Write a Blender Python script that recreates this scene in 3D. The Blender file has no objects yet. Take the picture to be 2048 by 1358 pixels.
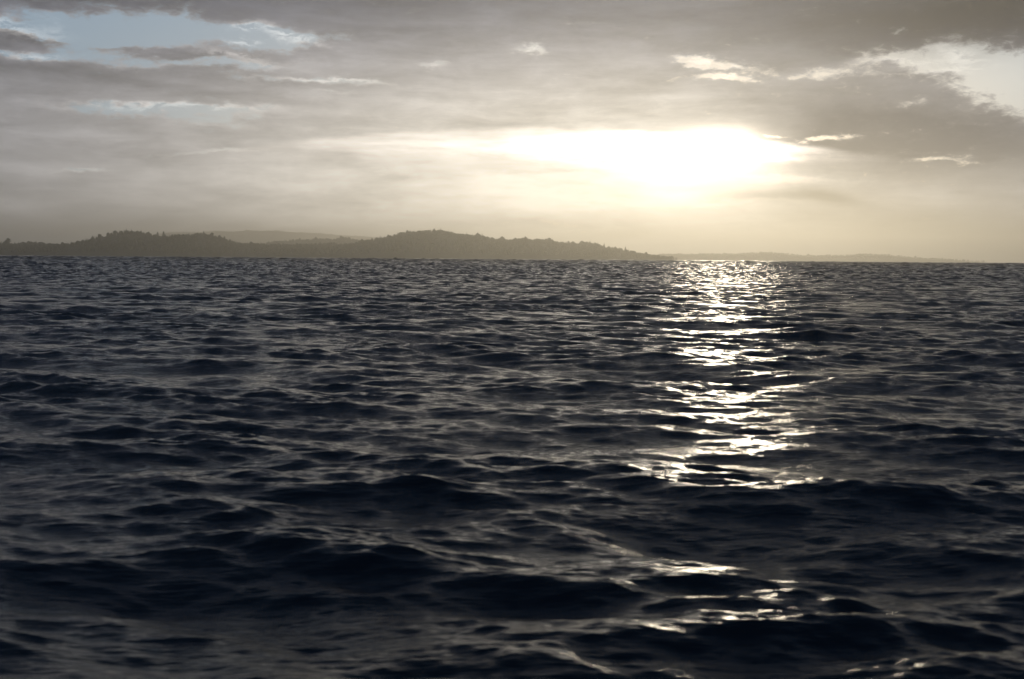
import bpy, math, random
import numpy as np
from mathutils import Matrix, Vector

random.seed(7)
rng = np.random.default_rng(11)
scene = bpy.context.scene
COL = scene.collection

# ------------------------------------------------------------------ camera
CAM_H = 2.8
LENS = 40.0
FPX = 2048 * LENS / 36.0                      # focal length in photograph pixels
PITCH, ROLL = math.radians(4.06), math.radians(0.43)
cam_d = bpy.data.cameras.new('camera')
cam_d.lens = LENS
cam_d.sensor_width = 36.0
cam_d.clip_start = 0.1
cam_d.clip_end = 60000
cam = bpy.data.objects.new('camera', cam_d)
COL.objects.link(cam)
ROT = Matrix.Rotation(math.radians(90) - PITCH, 3, 'X') @ Matrix.Rotation(ROLL, 3, 'Z')
cam.matrix_world = Matrix.Translation((0, 0, CAM_H)) @ ROT.to_4x4()
scene.camera = cam
scene.cycles.sample_clamp_direct = 16.0
scene.cycles.sample_clamp_indirect = 8.0
cam_d.dof.use_dof = True
cam_d.dof.focus_distance = 900.0
cam_d.dof.aperture_fstop = 2.0
cam_d.dof.aperture_ratio = 0.35


def direction(px, py):
    """world direction seen at a pixel of the 2048 px photograph (used only to measure bearings and heights)"""
    return (ROT @ Vector(((px - 1024) / FPX, (679 - py) / FPX, -1.0))).normalized()


def bearing(px, py):
    d = direction(px, py)
    return math.degrees(math.atan2(d.x, d.y)), math.degrees(math.asin(d.z))


# ------------------------------------------------------------------ exposure
vs = scene.view_settings
vs.view_transform = 'Standard'
vs.look = 'None'
vs.exposure = 0.0
vs.gamma = 1.0
vs.use_curve_mapping = False

# ------------------------------------------------------------------ sun
SUN_AZ, SUN_EL = bearing(1452, 312)
sd = bpy.data.lights.new('sun', 'SUN')
sd.energy = 0.9
sd.angle = math.radians(4.5)
sd.color = (1.0, 0.86, 0.64)
sun = bpy.data.objects.new('sun', sd)
COL.objects.link(sun)
sun.rotation_euler = direction(1452, 312).to_track_quat('Z', 'Y').to_euler()

# ------------------------------------------------------------------ world: clear sky, broken cloud
world = bpy.data.worlds.new('World')
scene.world = world
world.use_nodes = True
nt = world.node_tree
nt.nodes.clear()


class G:
    """tiny node-graph writer"""
    def __init__(s, tree):
        s.t = tree

    def put(s, sock, v):
        if isinstance(v, bpy.types.NodeSocket):
            s.t.links.new(v, sock)
        elif v is not None:
            if isinstance(v, (tuple, list)) and len(v) == 3 and sock.type == 'RGBA':
                v = (*v, 1)
            sock.default_value = v

    def m(s, op, a, b=None, c=None, clamp=False):
        n = s.t.nodes.new('ShaderNodeMath')
        n.operation = op
        n.use_clamp = clamp
        for k, v in enumerate((a, b, c)):
            if v is not None:
                s.put(n.inputs[k], v)
        return n.outputs[0]

    def add(s, *a):
        r = a[0]
        for x in a[1:]:
            r = s.m('ADD', r, x)
        return r

    def mul(s, *a):
        r = a[0]
        for x in a[1:]:
            r = s.m('MULTIPLY', r, x)
        return r

    def sub(s, a, b): return s.m('SUBTRACT', a, b)

    def step(s, x, a, b):
        n = s.t.nodes.new('ShaderNodeMapRange')
        n.interpolation_type = 'SMOOTHSTEP'
        s.put(n.inputs['Value'], x)
        flip = a > b
        if flip:
            a, b = b, a
        n.inputs['From Min'].default_value = a
        n.inputs['From Max'].default_value = b
        n.inputs['To Min'].default_value = 1.0 if flip else 0.0
        n.inputs['To Max'].default_value = 0.0 if flip else 1.0
        return n.outputs[0]

    def vec(s, x, y, z):
        n = s.t.nodes.new('ShaderNodeCombineXYZ')
        for k, v in enumerate((x, y, z)):
            s.put(n.inputs[k], v)
        return n.outputs[0]

    def noise(s, vec, scale, detail=4, rough=0.55, dist=0.0, lac=2.0):
        n = s.t.nodes.new('ShaderNodeTexNoise')
        s.put(n.inputs['Vector'], vec)
        n.inputs['Scale'].default_value = scale
        n.inputs['Detail'].default_value = detail
        n.inputs['Roughness'].default_value = rough
        n.inputs['Distortion'].default_value = dist
        n.inputs['Lacunarity'].default_value = lac
        return n.outputs['Fac']

    def mix(s, f, a, b, mode='MIX'):
        n = s.t.nodes.new('ShaderNodeMix')
        n.data_type = 'RGBA'
        n.blend_type = mode
        s.put(n.inputs[0], f)
        s.put(n.inputs[6], a)
        s.put(n.inputs[7], b)
        return n.outputs[2]

    def scale(s, colour, f):
        n = s.t.nodes.new('ShaderNodeVectorMath')
        n.operation = 'SCALE'
        s.put(n.inputs[0], colour)
        s.put(n.inputs['Scale'], f)
        return n.outputs[0]

    def vadd(s, a, b):
        n = s.t.nodes.new('ShaderNodeVectorMath')
        n.operation = 'ADD'
        s.put(n.inputs[0], a)
        s.put(n.inputs[1], b)
        return n.outputs[0]


g = G(nt)
tc = nt.nodes.new('ShaderNodeTexCoord')
sep = nt.nodes.new('ShaderNodeSeparateXYZ')
nt.links.new(tc.outputs['Generated'], sep.inputs[0])
X, Y, Z = sep.outputs
Zc = g.m('MAXIMUM', Z, 0.0)
AZ = g.mul(g.m('ARCTAN2', X, Y), 57.29578)         # degrees east of the view
EL = g.mul(g.m('ARCSINE', Zc), 57.29578)           # degrees above the horizon
PXD = math.degrees(1 / FPX)

# turbulence that frays every cloud edge; stretched along the horizon
pv = g.vec(g.mul(AZ, 0.42), EL, 0.0)
w1 = g.sub(g.noise(pv, 0.55, 5, 0.6), 0.5)
w2 = g.sub(g.noise(g.vec(g.add(g.mul(AZ, 0.42), 31.0), g.add(EL, 7.0), 3.0), 0.55, 5, 0.6), 0.5)
w3 = g.sub(g.noise(g.vec(g.mul(AZ, 0.5), g.mul(EL, 1.2), 9.0), 1.7, 5, 0.62), 0.5)
UA = g.add(AZ, g.mul(w1, 5.0), g.mul(w3, 1.2))
UE = g.add(EL, g.mul(w2, 1.6), g.mul(w3, 0.7))
# gentler version
GA = g.add(AZ, g.mul(w1, 1.6))
GE = g.add(EL, g.mul(w2, 0.5))


def blob(px, py, sx, sy, amp=1.0, tilt=0.0, warp=1, pw=1.0):
    """a soft elliptical patch of sky at a bearing; sx, sy in photograph pixels"""
    a0, e0 = bearing(px, py)
    ua, ue = ((AZ, EL), (UA, UE), (GA, GE))[warp]
    da, de = g.sub(ua, a0), g.sub(ue, e0)
    if tilt:
        c, s_ = math.cos(math.radians(tilt)), math.sin(math.radians(tilt))
        da, de = g.add(g.mul(da, c), g.mul(de, s_)), g.sub(g.mul(de, c), g.mul(da, s_))
    q = g.add(g.m('POWER', g.mul(da, 1 / (sx * PXD)), 2.0), g.m('POWER', g.mul(de, 1 / (sy * PXD)), 2.0))
    if pw != 1.0:
        q = g.m('POWER', q, pw)
    return g.mul(g.m('EXPONENT', g.mul(q, -1.0)), amp)


def tot(*a): return g.add(*a)


# --- cloud cover: 1 = closed layer, 0 = open
lay = g.vec(g.m('DIVIDE', X, g.add(Zc, 0.07)), g.m('DIVIDE', Y, g.add(Zc, 0.07)), 0.0)
broad = g.sub(g.noise(lay, 0.42, 5, 0.55, 0.3), 0.5)
fine = g.sub(g.noise(g.vec(g.mul(AZ, 0.33), g.mul(EL, 1.0), 5.0), 1.1, 6, 0.62, 0.4), 0.5)
openings = tot(
    blob(200, 72, 120, 34, 1.15), blob(400, 62, 150, 24, 1.05), blob(560, 84, 60, 14, .5), blob(130, 50, 80, 16, .6), blob(60, 66, 60, 12, -.9), blob(330, 104, 120, 7, -.8), blob(30, 85, 50, 8, -.5), blob(565, 72, 70, 16, .8),
    blob(20, 52, 70, 14, .8), blob(60, 105, 90, 9, .8), blob(330, 128, 110, 9, .5),
    blob(330, 215, 210, 10, .8), blob(500, 128, 120, 10, .6), blob(640, 160, 120, 9, .62), blob(400, 232, 90, 14, .6), blob(650, 190, 40, 5, .5),
    blob(1050, 97, 50, 9, .66), blob(1400, 120, 40, 11, 1.0, -14), blob(1440, 128, 60, 12, .9, -8),
    blob(1460, 160, 65, 7, .9, -6), blob(1640, 148, 75, 14, .6, 0), blob(1800, 63, 14, 6, .6),
    blob(1840, 118, 110, 18, .8), blob(1925, 105, 60, 22, .8), blob(2060, 180, 120, 50, 1.4, -22), blob(1960, 150, 70, 18, .6),
    blob(1660, 276, 60, 6, .62), blob(1540, 268, 34, 5, .6), blob(1900, 315, 80, 6, .52), blob(1830, 202, 40, 7, .5),
    blob(870, 135, 40, 5, .5), blob(150, 337, 70, 4, .5), blob(420, 305, 120, 4, .5),
)
puff = g.sub(g.noise(g.vec(g.mul(AZ, 0.5), g.mul(EL, 1.25), 15.0), 2.6, 6, 0.66, 0.5), 0.5)
raw = g.sub(g.add(g.mul(fine, 1.1), g.mul(broad, 0.25), g.mul(puff, 1.5), 0.60), openings)
raw = g.add(raw, g.mul(g.sub(g.mul(g.noise(lay, 1.3, 5, 0.6, 0.4), -3.4), -1.95), g.step(EL, 13.5, 19.0)))
cover = g.step(raw, -0.15, 0.40)
cover = g.m('MAXIMUM', cover, g.mul(g.step(g.add(raw, g.mul(puff, 2.0)), 0.0, .9), 0.55))
rim = g.mul(g.step(raw, -0.10, 0.22), g.step(raw, 0.62, 0.24))

# --- glow round the hidden sun
sunward = tot(blob(1410, 325, 190, 100, .8, 0, 0, 0.6), blob(1080, 345, 540, 130, 0.80, 0, 0), blob(1050, 430, 640, 80, .54, 0, 0))
wide = tot(blob(1040, 340, 700, 260, 0.95, 0, 0), blob(1050, 480, 1300, 100, .35, 0, 0))

# --- colours of the cloud layer (lit from behind)
strat = g.sub(g.noise(g.vec(g.mul(AZ, 0.16), g.mul(EL, 1.0), 25.0), 1.3, 5, 0.6, 0.3), 0.5)
ctex = g.add(1.0, g.mul(broad, 1.0), g.mul(fine, 1.0), g.mul(strat, 1.1), g.mul(puff, 0.30))
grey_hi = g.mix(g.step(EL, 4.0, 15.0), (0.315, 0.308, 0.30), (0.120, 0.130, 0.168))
grey_hi = g.mix(g.step(EL, 10.0, 24.0), grey_hi, (0.028, 0.052, 0.092))  # upper sky, mostly out of view, darkened to deepen the water's reflections
dark_right = tot(blob(1840, 285, 320, 66, 1.0, 0, 1), blob(1980, 30, 430, 90, 1.0, 0, 2), blob(1720, 225, 220, 60, .5, 0, 2))
dark_top = tot(blob(900, 0, 620, 60, .8, 3, 2), blob(20, 62, 80, 18, 1.0), blob(250, 150, 380, 22, .6), blob(350, 112, 120, 9, .8), blob(60, 140, 120, 14, .4), blob(350, 20, 150, 16, .5),
               blob(250, 300, 420, 20, .25))
shade = g.m('MAXIMUM', g.sub(1.0, g.add(g.mul(dark_right, 0.95), g.mul(dark_top, 0.34))), 0.06)
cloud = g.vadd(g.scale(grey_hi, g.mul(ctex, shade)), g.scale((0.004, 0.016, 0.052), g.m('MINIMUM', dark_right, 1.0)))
cloud = g.vadd(cloud, g.scale((0.30, 0.262, 0.192), g.mul(wide, shade, ctex)))
cloud = g.vadd(cloud, g.scale((0.62, 0.56, 0.42), g.mul(sunward, g.m('POWER', shade, 1.6), ctex)))

# --- the clear sky in the gaps: physical sky plus thin bright cirrus towards the sun
sky = nt.nodes.new('ShaderNodeTexSky')
sky.sky_type = 'NISHITA'
sky.sun_disc = False
sky.sun_elevation = math.radians(SUN_EL)
sky.sun_rotation = math.radians(SUN_AZ)
sky.altitude = 0
sky.air_density = 1.0
sky.dust_density = 1.0
sky.ozone_density = 2.0
nish = g.scale(sky.outputs[0], 0.075)
veil = g.mix(g.m('MINIMUM', wide, 1.0), (0.36, 0.50, 0.60), (0.80, 0.77, 0.68))
clear = g.mix(0.65, nish, veil)
clear = g.vadd(clear, g.scale((0.16, 0.14, 0.10), blob(2060, 150, 260, 90, 1.0, 0, 0)))
clear = g.vadd(clear, g.scale((0.9, 0.8, 0.62), sunward))
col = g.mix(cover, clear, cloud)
col = g.vadd(col, g.scale((0.22, 0.205, 0.17), g.mul(rim, g.add(0.45, g.mul(wide, 0.5)), g.m('MAXIMUM', g.add(0.6, g.mul(puff, 3.0)), 0.0))))

white = tot(blob(35, 52, 60, 12, 1.0), blob(55, 108, 60, 7, .9), blob(490, 50, 26, 8, 1.2), blob(588, 72, 60, 10, 1.2, -14), blob(480, 80, 26, 5, 1.0), blob(480, 112, 70, 9, .9, -6), blob(360, 212, 160, 6, .9),
            blob(640, 158, 120, 4, .9), blob(1050, 97, 36, 5, .8, -6), blob(1430, 125, 55, 10, 1.0, -10), blob(1465, 160, 40, 6, 1.0), blob(1780, 122, 60, 8, .9), blob(1920, 108, 40, 16, .9), blob(1850, 140, 90, 6, .6), blob(150, 337, 30, 4, .6), blob(1128, 147, 14, 3, .7), blob(870, 138, 16, 4, .6))
col = g.vadd(col, g.scale((0.34, 0.32, 0.27), g.mul(white, g.step(puff, -0.12, 0.06))))

# --- the bright slot under the cloud edge, and the burning patch in front of the sun
a0, e0 = bearing(1000, 258)
edge = g.step(g.add(EL, g.mul(g.m('POWER', g.mul(g.sub(AZ, bearing(1080, 258)[0]), 0.1), 2.0), 0.55), g.mul(w3, 0.25)), e0 + .20, e0 - .14)
slot = g.mul(g.add(blob(1120, 290, 470, 30, .85, 0, 2, 1.0), blob(1340, 294, 210, 30, 3.6, 0, 2, 1.1)), edge)
streak = g.add(1.0, g.mul(g.noise(g.vec(g.mul(AZ, 0.12), EL, 2.0), 2.6, 5, 0.65), -2.4), 1.15)
col = g.vadd(col, g.scale((1.1, 0.98, 0.80), g.mul(slot, streak)))
burn = tot(blob(1440, 300, 75, 34, 4.0, 0, 2), blob(1500, 320, 90, 7, 1.6, 0, 1), blob(1410, 350, 130, 60, .8, 0, 2), blob(1280, 385, 240, 44, .42, 0, 2), blob(1560, 366, 90, 5, .5, 0, 1), blob(1500, 402, 90, 4, .4, 0, 1))
col = g.vadd(col, g.scale((1.0, 0.86, 0.64), burn))
# low broken cloud right of the sun, and the slanting shade it throws
low = tot(blob(1665, 397, 66, 13, .62, -12, 2), blob(1575, 392, 110, 12, .40, 0, 2), blob(1925, 383, 26, 4, .22, 0, 2), blob(2010, 398, 60, 13, .2, 0, 1),
          blob(1950, 470, 330, 44, .58, -10, 2), blob(1670, 445, 190, 34, .30, -14, 2), blob(1240, 314, 130, 4, .40, 0, 1), blob(950, 311, 170, 3, .18, 0, 1), blob(1120, 340, 160, 5, .14, 0, 1), blob(1330, 372, 110, 6, .12, 0, 1), blob(1800, 350, 260, 10, .12, -2, 1), blob(1990, 20, 420, 60, .85, 0, 1))
col = g.scale(col, g.m('MAXIMUM', g.sub(1.0, g.mul(low, 0.8)), 0.2))
col = g.vadd(col, g.scale((0.055, 0.055, 0.055), g.add(blob(80, 430, 620, 130, 2.3, 0, 0), blob(700, 450, 500, 60, .9, 0, 0))))
col = g.mix(1.0, col, (0.97, 0.985, 1.075), 'MULTIPLY')

bg = nt.nodes.new('ShaderNodeBackground')
nt.links.new(col, bg.inputs['Color'])
bg.inputs['Strength'].default_value = 1.0
out = nt.nodes.new('ShaderNodeOutputWorld')
nt.links.new(bg.outputs[0], out.inputs['Surface'])

# ------------------------------------------------------------------ helpers


def material(name):
    m = bpy.data.materials.new(name)
    m.use_nodes = True
    m.node_tree.nodes.clear()
    gg = G(m.node_tree)
    o = m.node_tree.nodes.new('ShaderNodeOutputMaterial')
    p = m.node_tree.nodes.new('ShaderNodeBsdfPrincipled')
    m.node_tree.links.new(p.outputs[0], o.inputs['Surface'])
    return m, gg, p, o


def mesh_object(name, verts, faces, mat, parent=None, smooth=False):
    """verts (n,3) and faces (m,3|4) as arrays"""
    me = bpy.data.meshes.new(name)
    verts = np.asarray(verts, np.float32)
    faces = np.asarray(faces, np.int32)
    k = faces.shape[1]
    me.vertices.add(len(verts))
    me.vertices.foreach_set('co', verts.ravel())
    me.loops.add(faces.size)
    me.loops.foreach_set('vertex_index', faces.ravel())
    me.polygons.add(len(faces))
    me.polygons.foreach_set('loop_start', np.arange(0, faces.size, k, dtype=np.int32))
    me.polygons.foreach_set('use_smooth', np.full(len(faces), smooth))
    me.update(calc_edges=True)
    me.materials.append(mat)
    o = bpy.data.objects.new(name, me)
    COL.objects.link(o)
    if parent:
        o.parent = parent
    return o


# ------------------------------------------------------------------ water
wm, gw, pw_, wo = material('sea water')
geo = wm.node_tree.nodes.new('ShaderNodeNewGeometry')
att = wm.node_tree.nodes.new('ShaderNodeAttribute')
att.attribute_name = 'unresolved'
pos = geo.outputs['Position']
mp = wm.node_tree.nodes.new('ShaderNodeMapping')
wm.node_tree.links.new(pos, mp.inputs[0])
mp.inputs['Scale'].default_value = (0.18, 1.0, 1.0)
mp.inputs['Rotation'].default_value = (0, 0, math.radians(8))
ripple = gw.noise(mp.outputs[0], 13.0, 4, 0.6, 0.3)
mp2 = wm.node_tree.nodes.new('ShaderNodeMapping')
wm.node_tree.links.new(pos, mp2.inputs[0])
mp2.inputs['Scale'].default_value = (0.5, 1.0, 1.0)
chop = gw.noise(mp2.outputs[0], 1.1, 6, 0.68, 0.2)
b1 = wm.node_tree.nodes.new('ShaderNodeBump')
b1.inputs['Strength'].default_value = 1.0
gw.put(b1.inputs['Height'], gw.mul(chop, gw.mul(att.outputs['Fac'], 0.30)))
b1.inputs['Distance'].default_value = 1.0
b2 = wm.node_tree.nodes.new('ShaderNodeBump')
b2.inputs['Strength'].default_value = 1.0
b2.inputs['Distance'].default_value = 1.0
gw.put(b2.inputs['Height'], gw.mul(ripple, 0.020))
wm.node_tree.links.new(b1.outputs[0], b2.inputs['Normal'])
# facets too fine for the mesh far out: scattered slopes
fac = wm.node_tree.nodes.new('ShaderNodeTexNoise')
wm.node_tree.links.new(mp2.outputs[0], fac.inputs['Vector'])
fac.inputs['Scale'].default_value = 0.55
fac.inputs['Detail'].default_value = 4
fac.inputs['Roughness'].default_value = 0.75
off = wm.node_tree.nodes.new('ShaderNodeVectorMath')
off.operation = 'SUBTRACT'
wm.node_tree.links.new(fac.outputs['Color'], off.inputs[0])
off.inputs[1].default_value = (0.5, 0.5, 0.5)
flat = wm.node_tree.nodes.new('ShaderNodeVectorMath')
flat.operation = 'MULTIPLY'
wm.node_tree.links.new(off.outputs[0], flat.inputs[0])
flat.inputs[1].default_value = (0.7, 1.2, 0.0)
nsum = gw.vadd(b2.outputs[0], gw.scale(flat.outputs[0], gw.mul(gw.step(att.outputs['Fac'], 0.35, 0.95), 1.1)))
nn = wm.node_tree.nodes.new('ShaderNodeVectorMath')
nn.operation = 'NORMALIZE'
wm.node_tree.links.new(nsum, nn.inputs[0])
wm.node_tree.links.new(nn.outputs[0], pw_.inputs['Normal'])
pw_.inputs['Base Color'].default_value = (0.0007, 0.0035, 0.008, 1)
gw.put(pw_.inputs['Roughness'], gw.add(0.06, gw.mul(att.outputs['Fac'], 0.09)))
pw_.inputs['IOR'].default_value = 1.42
pw_.inputs['Specular Tint'].default_value = (0.80, 0.95, 1.0, 1)

# rings round the viewpoint: closely spaced near by, ever wider towards the horizon
R_END = 22000.0
rs = [1.2]
while rs[-1] < R_END:
    r = rs[-1]
    d = 0.0034 * r if r > 7 else 0.0225
    if r > 3000:
        d = 0.0034 * r * (1 + ((r - 3000) / 300.0) ** 1.1 * 0.5)
    d = min(d, 0.06 * r)
    rs.append(r + max(d, 0.02))
rs[-1] = R_END
rs = np.array(rs)
HALF = math.radians(30)
n_in = 570
inner = np.linspace(-HALF, HALF, n_in)
outer, a, st = [], HALF, inner[1] - inner[0]
while a < math.pi:
    st = min(st * 1.12, math.radians(4))
    a += st
    if a < math.pi - math.radians(1):
        outer.append(a)
outer = np.array(outer)
ths = np.concatenate([-outer[::-1], inner, outer])
NR, NT = len(rs), len(ths)
print('water grid', NR, NT, NR * NT)
dth = np.gradient(ths)
drr = np.gradient(rs)
RR, TT = np.meshgrid(rs, ths, indexing='ij')
PX_ = (RR * np.sin(TT)).ravel().astype(np.float32)
PY_ = (RR * np.cos(TT)).ravel().astype(np.float32)
spacing = np.maximum(drr[:, None] * 1.0, rs[:, None] * dth[None, :] * 1.0).ravel().astype(np.float32)

waves = []      # (wavelength, heading, slope ak)
NW = 330
lam_hi, lam_lo = 11.0, 0.075
dl = math.log(lam_hi / lam_lo) / NW
for i in range(NW):
    lam = lam_hi * math.exp(-dl * (i + rng.random()))
    if lam > 4.5:
        B, spread = 0.0055 * math.exp(-((lam - 4.5) / 4.5) ** 2), 0.35
    elif lam > 1.2:
        B, spread = 0.0085, 0.32
    elif lam > 0.35:
        B, spread = 0.0160, 0.26
    else:
        B, spread = 0.0125, 0.20
    head = math.radians(-12) + rng.normal() * spread        # the wind sets towards the viewer
    if rng.random() < 0.34 and lam < 5:
        head += math.radians(30) * (1 if rng.random() < .5 else -1)
    waves.append((lam, head, math.sqrt(2 * B * dl)))
order = np.argsort(spacing)
sp_s = spacing[order]
xs, ys = PX_[order], PY_[order]
SHIFT = np.float32(2.3)                       # slides the whole wave field away from the shore
H = np.zeros_like(xs)
DX = np.zeros_like(xs)
DY = np.zeros_like(xs)
UNRES = np.zeros_like(xs)
# gusts: small waves are stronger in some patches than in others
gust = np.zeros_like(xs)
for lam in (38, 23, 14, 9.5, 7.1, 5.3):
    for k in range(2):
        an = rng.random() * 6.28
        gust += np.sin((xs * math.cos(an) * 0.8 + ys * math.sin(an)) * (2 * math.pi / lam) + rng.random() * 6.28)
gust = 1.05 + 0.09 * gust
gust = np.clip(gust, 0.75, 1.6).astype(np.float32)
longh = None
for lam, head, ak in sorted(waves, reverse=True):
    if lam < 1.4 and longh is None:
        longh = H.copy()
        crest = np.clip(1.0 + 3.2 * longh / 0.25 * 0.25, 0.7, 1.4).astype(np.float32)
    n = int(np.searchsorted(sp_s, lam / 1.5))
    k = 2 * math.pi / lam
    amp = ak / k
    kx, ky = math.sin(head), -math.cos(head)
    w = np.clip((lam / 1.5 - sp_s[:n]) / (lam / 1.5 - lam / 3.5), 0, 1)
    w = w * w * (3 - 2 * w)
    full = np.zeros_like(xs)
    full[:n] = w
    UNRES += (1 - full) * ak * ak / 2
    ph = k * (kx * xs[:n] + ky * (ys[:n] - SHIFT)) + rng.random() * 6.28
    A = amp * w
    if lam < 1.4:
        A = A * gust[:n] * crest[:n]
    elif lam < 3:
        A = A * (0.6 + 0.4 * gust[:n])
    s_, c_ = np.sin(ph), np.cos(ph)
    H[:n] += A * c_
    q = 0.5 if lam > 1.0 else 0.3
    DX[:n] -= q * kx * A * s_
    DY[:n] -= q * ky * A * s_
# what the mesh is too coarse to carry far out survives as a broken, irregular surface
far = np.clip((np.hypot(xs, ys) - 50) / 150, 0, 1)
rough_far = rng.normal(size=(NR, NT)).astype(np.float32)
rough_far = (rough_far + np.roll(rough_far, 1, 1) + np.roll(rough_far, 2, 1) + 0.6 * np.roll(rough_far, 3, 1)) / 1.83
H += far * np.minimum((0.48 + 0.32 * np.clip((np.hypot(xs, ys) - 800) / 700, 0, 1)) * np.sqrt(UNRES) * np.minimum(sp_s, 9.0), 0.34 + 0.3 * np.clip((np.hypot(xs, ys) - 700) / 800, 0, 1)) * rough_far.ravel()[order] * gust
V = np.zeros((NR * NT, 3), np.float32)
V[order, 0] = xs + DX
V[order, 1] = ys + DY
V[order, 2] = H
un = np.zeros(NR * NT, np.float32)
un[order] = np.sqrt(UNRES)
un /= un.max()
print('height std', H.std(), 'mss', sum(a * a / 2 for _, _, a in waves))
idx = np.arange(NR * NT).reshape(NR, NT)
nxt = np.roll(idx, -1, axis=1)
F = np.stack([idx[:-1], nxt[:-1], nxt[1:], idx[1:]], -1).reshape(-1, 4)
V = np.vstack([V, [[0, 0, 0]]])
un = np.append(un, 0).astype(np.float32)
water = mesh_object('water', V, F[:, ::-1], wm, smooth=True)
at = water.data.attributes.new('unresolved', 'FLOAT', 'POINT')
at.data.foreach_set('value', un)
water['kind'] = 'structure'
water['label'] = 'dark choppy sea with a glittering path of low sun'

# ------------------------------------------------------------------ land across the water
lm, gl, pl, _ = material('forest floor')
n1 = gl.noise(None, 0.02, 4, 0.6)
gl.put(pl.inputs['Base Color'], gl.mix(n1, (0.045, 0.05, 0.03), (0.09, 0.08, 0.05)))
pl.inputs['Roughness'].default_value = 0.9
fm, gf, pf, _ = material('conifer foliage')
oi = fm.node_tree.nodes.new('ShaderNodeNewGeometry')
gf.put(pf.inputs['Base Color'], gf.mix(oi.outputs['Random Per Island'], (0.03, 0.045, 0.022), (0.075, 0.08, 0.035)))
pf.inputs['Roughness'].default_value = 0.85
bm_, gb, pb, _ = material('bark')
pb.inputs['Base Color'].default_value = (0.09, 0.065, 0.045, 1)
pb.inputs['Roughness'].default_value = 0.9


def spot(px, py, dist):
    d = direction(px, py)
    t = dist / d.y
    return d.x * t, CAM_H + d.z * t


def vnoise(x, seed, scales=((800, 1), (340, .5), (140, .3), (60, .18))):
    r = np.random.default_rng(seed)
    o = np.zeros_like(x, float)
    for L, a in scales:
        for k in range(3):
            o += a * np.sin(x * 2 * math.pi / (L * (0.7 + 0.6 * r.random())) + r.random() * 6.28) / 1.7
    return o


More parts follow.
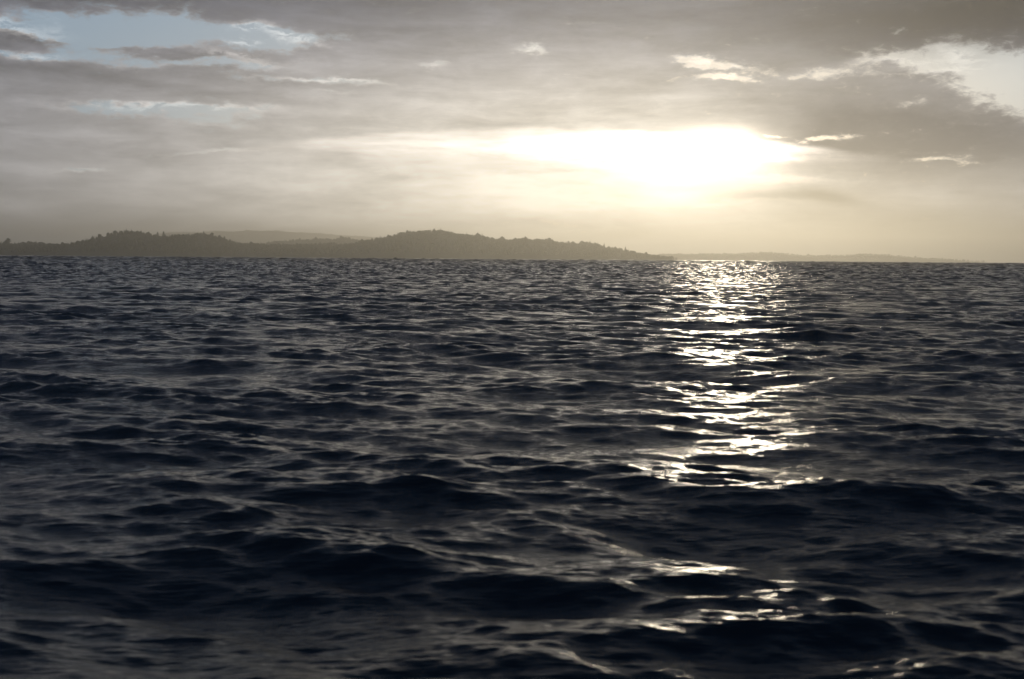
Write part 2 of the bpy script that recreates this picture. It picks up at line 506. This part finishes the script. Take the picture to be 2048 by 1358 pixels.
def land(name, label, prof, dist, depth, tree_h, seed, n_trees, cover_label, rough=1.0):
    """a wooded ridge; prof = skyline (bearing pixel, skyline pixel), the tree tops included"""
    pts = np.array([spot(px, py, dist) for px, py in prof])
    x0, x1 = pts[0, 0], pts[-1, 0]
    nx, ny = 260, 26
    gx = np.linspace(x0, x1, nx)
    top = np.interp(gx, pts[:, 0], pts[:, 1]) - tree_h * 0.72
    top = top + vnoise(gx, seed) * tree_h * 0.10 * rough
    fade = np.clip(np.minimum(gx - x0, x1 - gx) / (0.01 * (x1 - x0)), 0, 1)
    top = np.maximum(top, -1 + 3 * fade)
    ty = np.linspace(0, 1, ny)
    shape = np.where(ty < 0.55, np.sin(ty / 0.55 * math.pi / 2) ** 0.75, np.cos((ty - .55) / .45 * math.pi / 2) ** 0.8)
    XX, TY = np.meshgrid(gx, ty, indexing='ij')
    shore = vnoise(gx, seed + 5, ((1800, 1), (700, .5), (240, .25)))
    YY = dist + (TY - 0.55) * depth + shore[:, None] * depth * 0.08
    ZZ = -2 + (top[:, None] + 2) * shape[None, :]
    ZZ += (vnoise(XX * 0.7 + YY, seed + 9) * 0.02 * np.maximum(top, 0)[:, None]) * np.sin(TY * math.pi)
    P = np.stack([XX, YY, ZZ], -1).reshape(-1, 3)
    ii = np.arange(nx * ny).reshape(nx, ny)
    F_ = np.stack([ii[:-1, :-1], ii[1:, :-1], ii[1:, 1:], ii[:-1, 1:]], -1).reshape(-1, 4)
    o = mesh_object(name, P, F_, lm, smooth=True)
    o['kind'] = 'structure'
    o['label'] = label
    # wood: ragged crowns of unequal height all over the slope
    if n_trees:
        r = np.random.default_rng(seed + 77)
        u = r.random(n_trees) * (nx - 1.01)
        v = np.where(r.random(n_trees) < 0.45, 0.50 + 0.12 * r.random(n_trees), 0.05 + 0.6 * r.random(n_trees)) * (ny - 1.01)
        iu, iv = u.astype(int), v.astype(int)
        fu, fv = u - iu, v - iv
        GP = P.reshape(nx, ny, 3)
        base = ((1 - fu) * (1 - fv))[:, None] * GP[iu, iv] + (fu * (1 - fv))[:, None] * GP[iu + 1, iv] + \
               ((1 - fu) * fv)[:, None] * GP[iu, iv + 1] + (fu * fv)[:, None] * GP[iu + 1, iv + 1]
        keep = base[:, 2] > 0.2
        base = base[keep]
        n = len(base)
        clump = 0.85 + 0.20 * vnoise(base[:, 0], seed + 3, ((520, .5), (180, .6), (90, .4)))
        hh = tree_h * np.clip(clump, 0.62, 1.3) * (0.5 + 0.6 * r.random(n)) * np.where(r.random(n) < 0.06, 1.35, 1.0)
        conif = r.random(n) < 0.72
        rad = np.where(conif, hh * 0.20, hh * 0.36) * (0.8 + 0.5 * r.random(n))
        # crown = 3 rings of 5 + tip, radii jittered
        ringz = np.where(conif[:, None], [[0.12, 0.42, 0.72]], [[0.18, 0.55, 0.86]])
        ringr = np.where(conif[:, None], [[1.0, 0.62, 0.30]], [[0.75, 1.0, 0.62]])
        verts = np.zeros((n, 17, 3))
        for q in range(3):
            for a in range(5):
                an = a * 2 * math.pi / 5 + q * 0.6 + r.random(n) * 0.5
                jr = rad * ringr[:, q] * (0.65 + 0.7 * r.random(n))
                verts[:, q * 5 + a, 0] = base[:, 0] + jr * np.cos(an)
                verts[:, q * 5 + a, 1] = base[:, 1] + jr * np.sin(an)
                verts[:, q * 5 + a, 2] = base[:, 2] + hh * (ringz[:, q] + (r.random(n) - .5) * 0.12)
        verts[:, 15] = base + np.stack([0 * hh, 0 * hh, hh], -1)
        verts[:, 16] = base - [0, 0, 1.0]
        f = []
        for q in range(2):
            for a in range(5):
                b = (a + 1) % 5
                f += [(q * 5 + a, q * 5 + b, q * 5 + 5 + b), (q * 5 + a, q * 5 + 5 + b, q * 5 + 5 + a)]
        for a in range(5):
            b = (a + 1) % 5
            f += [(10 + a, 10 + b, 15), (a, 16, b)]
        f = np.array(f)
        FF = (f[None] + (np.arange(n) * 17)[:, None, None]).reshape(-1, 3)
        w = mesh_object('forest', verts.reshape(-1, 3), FF, fm)
        w['kind'] = 'stuff'
        w['label'] = cover_label
    return gx, top


D1 = 6200
P1 = [(-260, 492), (-120, 486), (0, 486), (30, 481), (60, 487), (130, 489), (180, 486), (200, 481), (222, 484), (240, 478), (262, 470), (280, 465), (300, 465),
      (318, 472), (345, 473), (375, 472), (395, 468), (420, 469), (445, 474), (470, 482), (495, 488), (520, 490), (545, 489)]
P1 += [(600, 490), (640, 489), (690, 487), (740, 479), (780, 470), (812, 466), (822, 463), (860, 463), (890, 464), (915, 467), (940, 471), (975, 475),
       (1000, 479), (1030, 480), (1045, 477), (1075, 476), (1100, 479), (1130, 484), (1160, 489), (1180, 488), (1205, 493), (1240, 500), (1275, 506), (1310, 513), (1335, 517)]
gx1, top1 = land('hill', 'nearest wooded headland, dark on the left and paling towards the sun', P1, D1, 1800, 26.0, 3, 12000,
                 'dense dark forest covering the nearest headland')
P2 = [(500, 500), (520, 491), (545, 483), (575, 482), (600, 479), (640, 478), (665, 478), (690, 476), (715, 479), (760, 484), (830, 492), (900, 500)]
land('hill', 'paler wooded ridge showing between the two dark hills', P2, 8800, 1600, 27, 21, 2500, 'pale hazy forest on the ridge between the two dark hills')
P3 = [(-200, 504), (60, 496), (230, 478), (300, 472), (360, 465), (430, 461), (500, 460), (560, 462), (640, 466), (720, 471), (800, 478), (900, 482), (1000, 500), (1080, 512)]
land('hill', 'faint far mountain behind the headland, almost lost in haze', P3, 18600, 2600, 12, 31, 0, '', 0.4)
P4 = [(1230, 512), (1300, 509), (1380, 507), (1440, 507), (1500, 505), (1530, 504), (1560, 505), (1600, 510), (1640, 510), (1680, 509), (1740, 508), (1780, 511), (1830, 515), (1880, 517), (1915, 521)]
land('hill', 'low pale island on the horizon under the sun', P4, 12000, 1800, 23, 41, 2600, 'pale hazy forest on the low far island')

# --- trees that stand clear of the skyline
def make_tree(name, kind):
    root = bpy.data.objects.new(name, None)
    COL.objects.link(root)
    r = np.random.default_rng(5 if kind == 'conifer' else 6)
    # trunk: 6-sided taper with two limbs, height 1 unit
    tv, tf = [], []
    def tube(p0, p1, r0, r1):
        b = len(tv)
        d = (Vector(p1) - Vector(p0)).normalized()
        s = d.orthogonal().normalized()
        t = d.cross(s)
        for p, rr in ((p0, r0), (p1, r1)):
            for a in range(6):
                an = a * math.pi / 3
                tv.append(tuple(Vector(p) + s * rr * math.cos(an) + t * rr * math.sin(an)))
        for a in range(6):
            tf.append((b + a, b + (a + 1) % 6, b + 6 + (a + 1) % 6, b + 6 + a))
    tube((0, 0, -.05), (0, 0, .5), .022, .014)
    tube((0, 0, .5), (0, 0, .96), .014, .004)
    for k in range(7):
        an, z = r.random() * 6.28, .3 + .08 * k
        tube((0, 0, z), (math.cos(an) * .16, math.sin(an) * .16, z + .08), .007, .002)
    mesh_object('trunk', tv, tf, bm_, root)
    # crown: many leaf-clump triangles through its volume
    n = 520
    vs_, fs_ = [], []
    for k in range(n):
        z = r.random() ** 0.9
        if kind == 'conifer':
            zz = .22 + .78 * z
            lim = .20 * (1 - z) ** .8 * (0.65 + .45 * math.sin(z * 34) ** 2) + .012
        else:
            zz = .30 + .66 * z
            lim = .30 * math.sqrt(max(0.02, 1 - (2 * z - .9) ** 2)) * (0.75 + .35 * math.sin(z * 17 + 1))
        an, q = r.random() * 6.28, math.sqrt(r.random()) * lim
        c = np.array([q * math.cos(an), q * math.sin(an), zz])
        b = len(vs_)
        for _ in range(3):
            vs_.append(c + r.normal(size=3) * (.028 if kind == 'conifer' else .038))
        fs_.append((b, b + 1, b + 2))
    mesh_object('crown', vs_, fs_, fm, root)
    return root


def clone(root):
    c = root.copy()
    COL.objects.link(c)
    for ch in root.children:
        k = ch.copy()
        COL.objects.link(k)
        k.parent = c
    return c


stand = [  # bearing pixel, top pixel, height m, kind, label
    (16, 476, 21, 'broad', 'round-headed tree on the low shore at the far left end'),
    (199, 480, 19, 'broad', 'lone round tree above low shore just left of first hill'),
    (243, 472, 20, 'conifer', 'pointed tree at the left foot of the first hilltop'),
    (281, 462, 24, 'broad', 'broad dark tree crowning the left end of the first hilltop'),
    (297, 463, 22, 'broad', 'second broad tree crowning the first hilltop, beside its summit'),
    (315, 464, 20, 'conifer', 'thin tree apart from others right of the first summit'),
    (327, 463, 20, 'conifer', 'slim tree on the saddle of the first hill'),
    (394, 467, 18, 'broad', 'bushy tree on the second knoll of the first hill'),
    (449, 473, 17, 'conifer', 'small spire-like tree on right slope of the first hill'),
    (820, 461, 22, 'conifer', 'tall tree at the abrupt left edge of the main summit'),
    (903, 463, 20, 'broad', 'wide tree at the right end of the main summit'),
    (938, 470, 19, 'conifer', 'pointed tree on the ridge just below the main summit'),
    (963, 473, 20, 'conifer', 'narrow tree midway down the ridge from the main summit'),
    (1137, 482, 19, 'broad', 'rounded tree at the start of the long right slope'),
    (1176, 487, 19, 'broad', 'bushy tree on the knob of the long right slope'),
    (1224, 494, 18, 'conifer', 'small tree near the low end of the right slope'),
]
proto = {'conifer': make_tree('conifer_tree', 'conifer'), 'broad': make_tree('broadleaf_tree', 'broad')}
used = set()
for px, py, h, kind, label in stand:
    t = proto[kind] if kind not in used else clone(proto[kind])
    used.add(kind)
    x, z = spot(px, py, D1 - 30)
    g0 = float(np.interp(x, gx1, top1))
    base = min(z - h * 0.9, g0)
    t.location = (x, D1 - 30, g0 - 1.0)
    s = (z - g0 + 1.0)
    s = max(s, 22)
    t.scale = (s * (1.25 + .4 * random.random()), s * 1.3, s)
    t.rotation_euler = (0, 0, random.random() * 6.28)
    t['label'] = label
    t['category'] = 'tree'
    t['group'] = 'trees standing clear of the skyline'

# ------------------------------------------------------------------ haze over the water
hm = bpy.data.materials.new('sea haze')
hm.use_nodes = True
hm.node_tree.nodes.clear()
hv = hm.node_tree.nodes.new('ShaderNodeVolumePrincipled')
hv.inputs['Color'].default_value = (0.955, 0.925, 0.82, 1)
hv.inputs['Density'].default_value = 0.00012
hv.inputs['Anisotropy'].default_value = 0.70
ho = hm.node_tree.nodes.new('ShaderNodeOutputMaterial')
hm.node_tree.links.new(hv.outputs[0], ho.inputs['Volume'])
S, B0, T0 = 23000.0, -3.5, 505.0
hvx = [(-S, -S, B0), (S, -S, B0), (S, S, B0), (-S, S, B0), (-S, -S, T0), (S, -S, T0), (S, S, T0), (-S, S, T0)]
hfc = [(0, 3, 2, 1), (4, 5, 6, 7), (0, 1, 5, 4), (1, 2, 6, 5), (2, 3, 7, 6), (3, 0, 4, 7)]
haze = mesh_object('haze', hvx, hfc, hm)
haze['kind'] = 'stuff'
haze['label'] = 'thin warm sea haze over the whole bay'
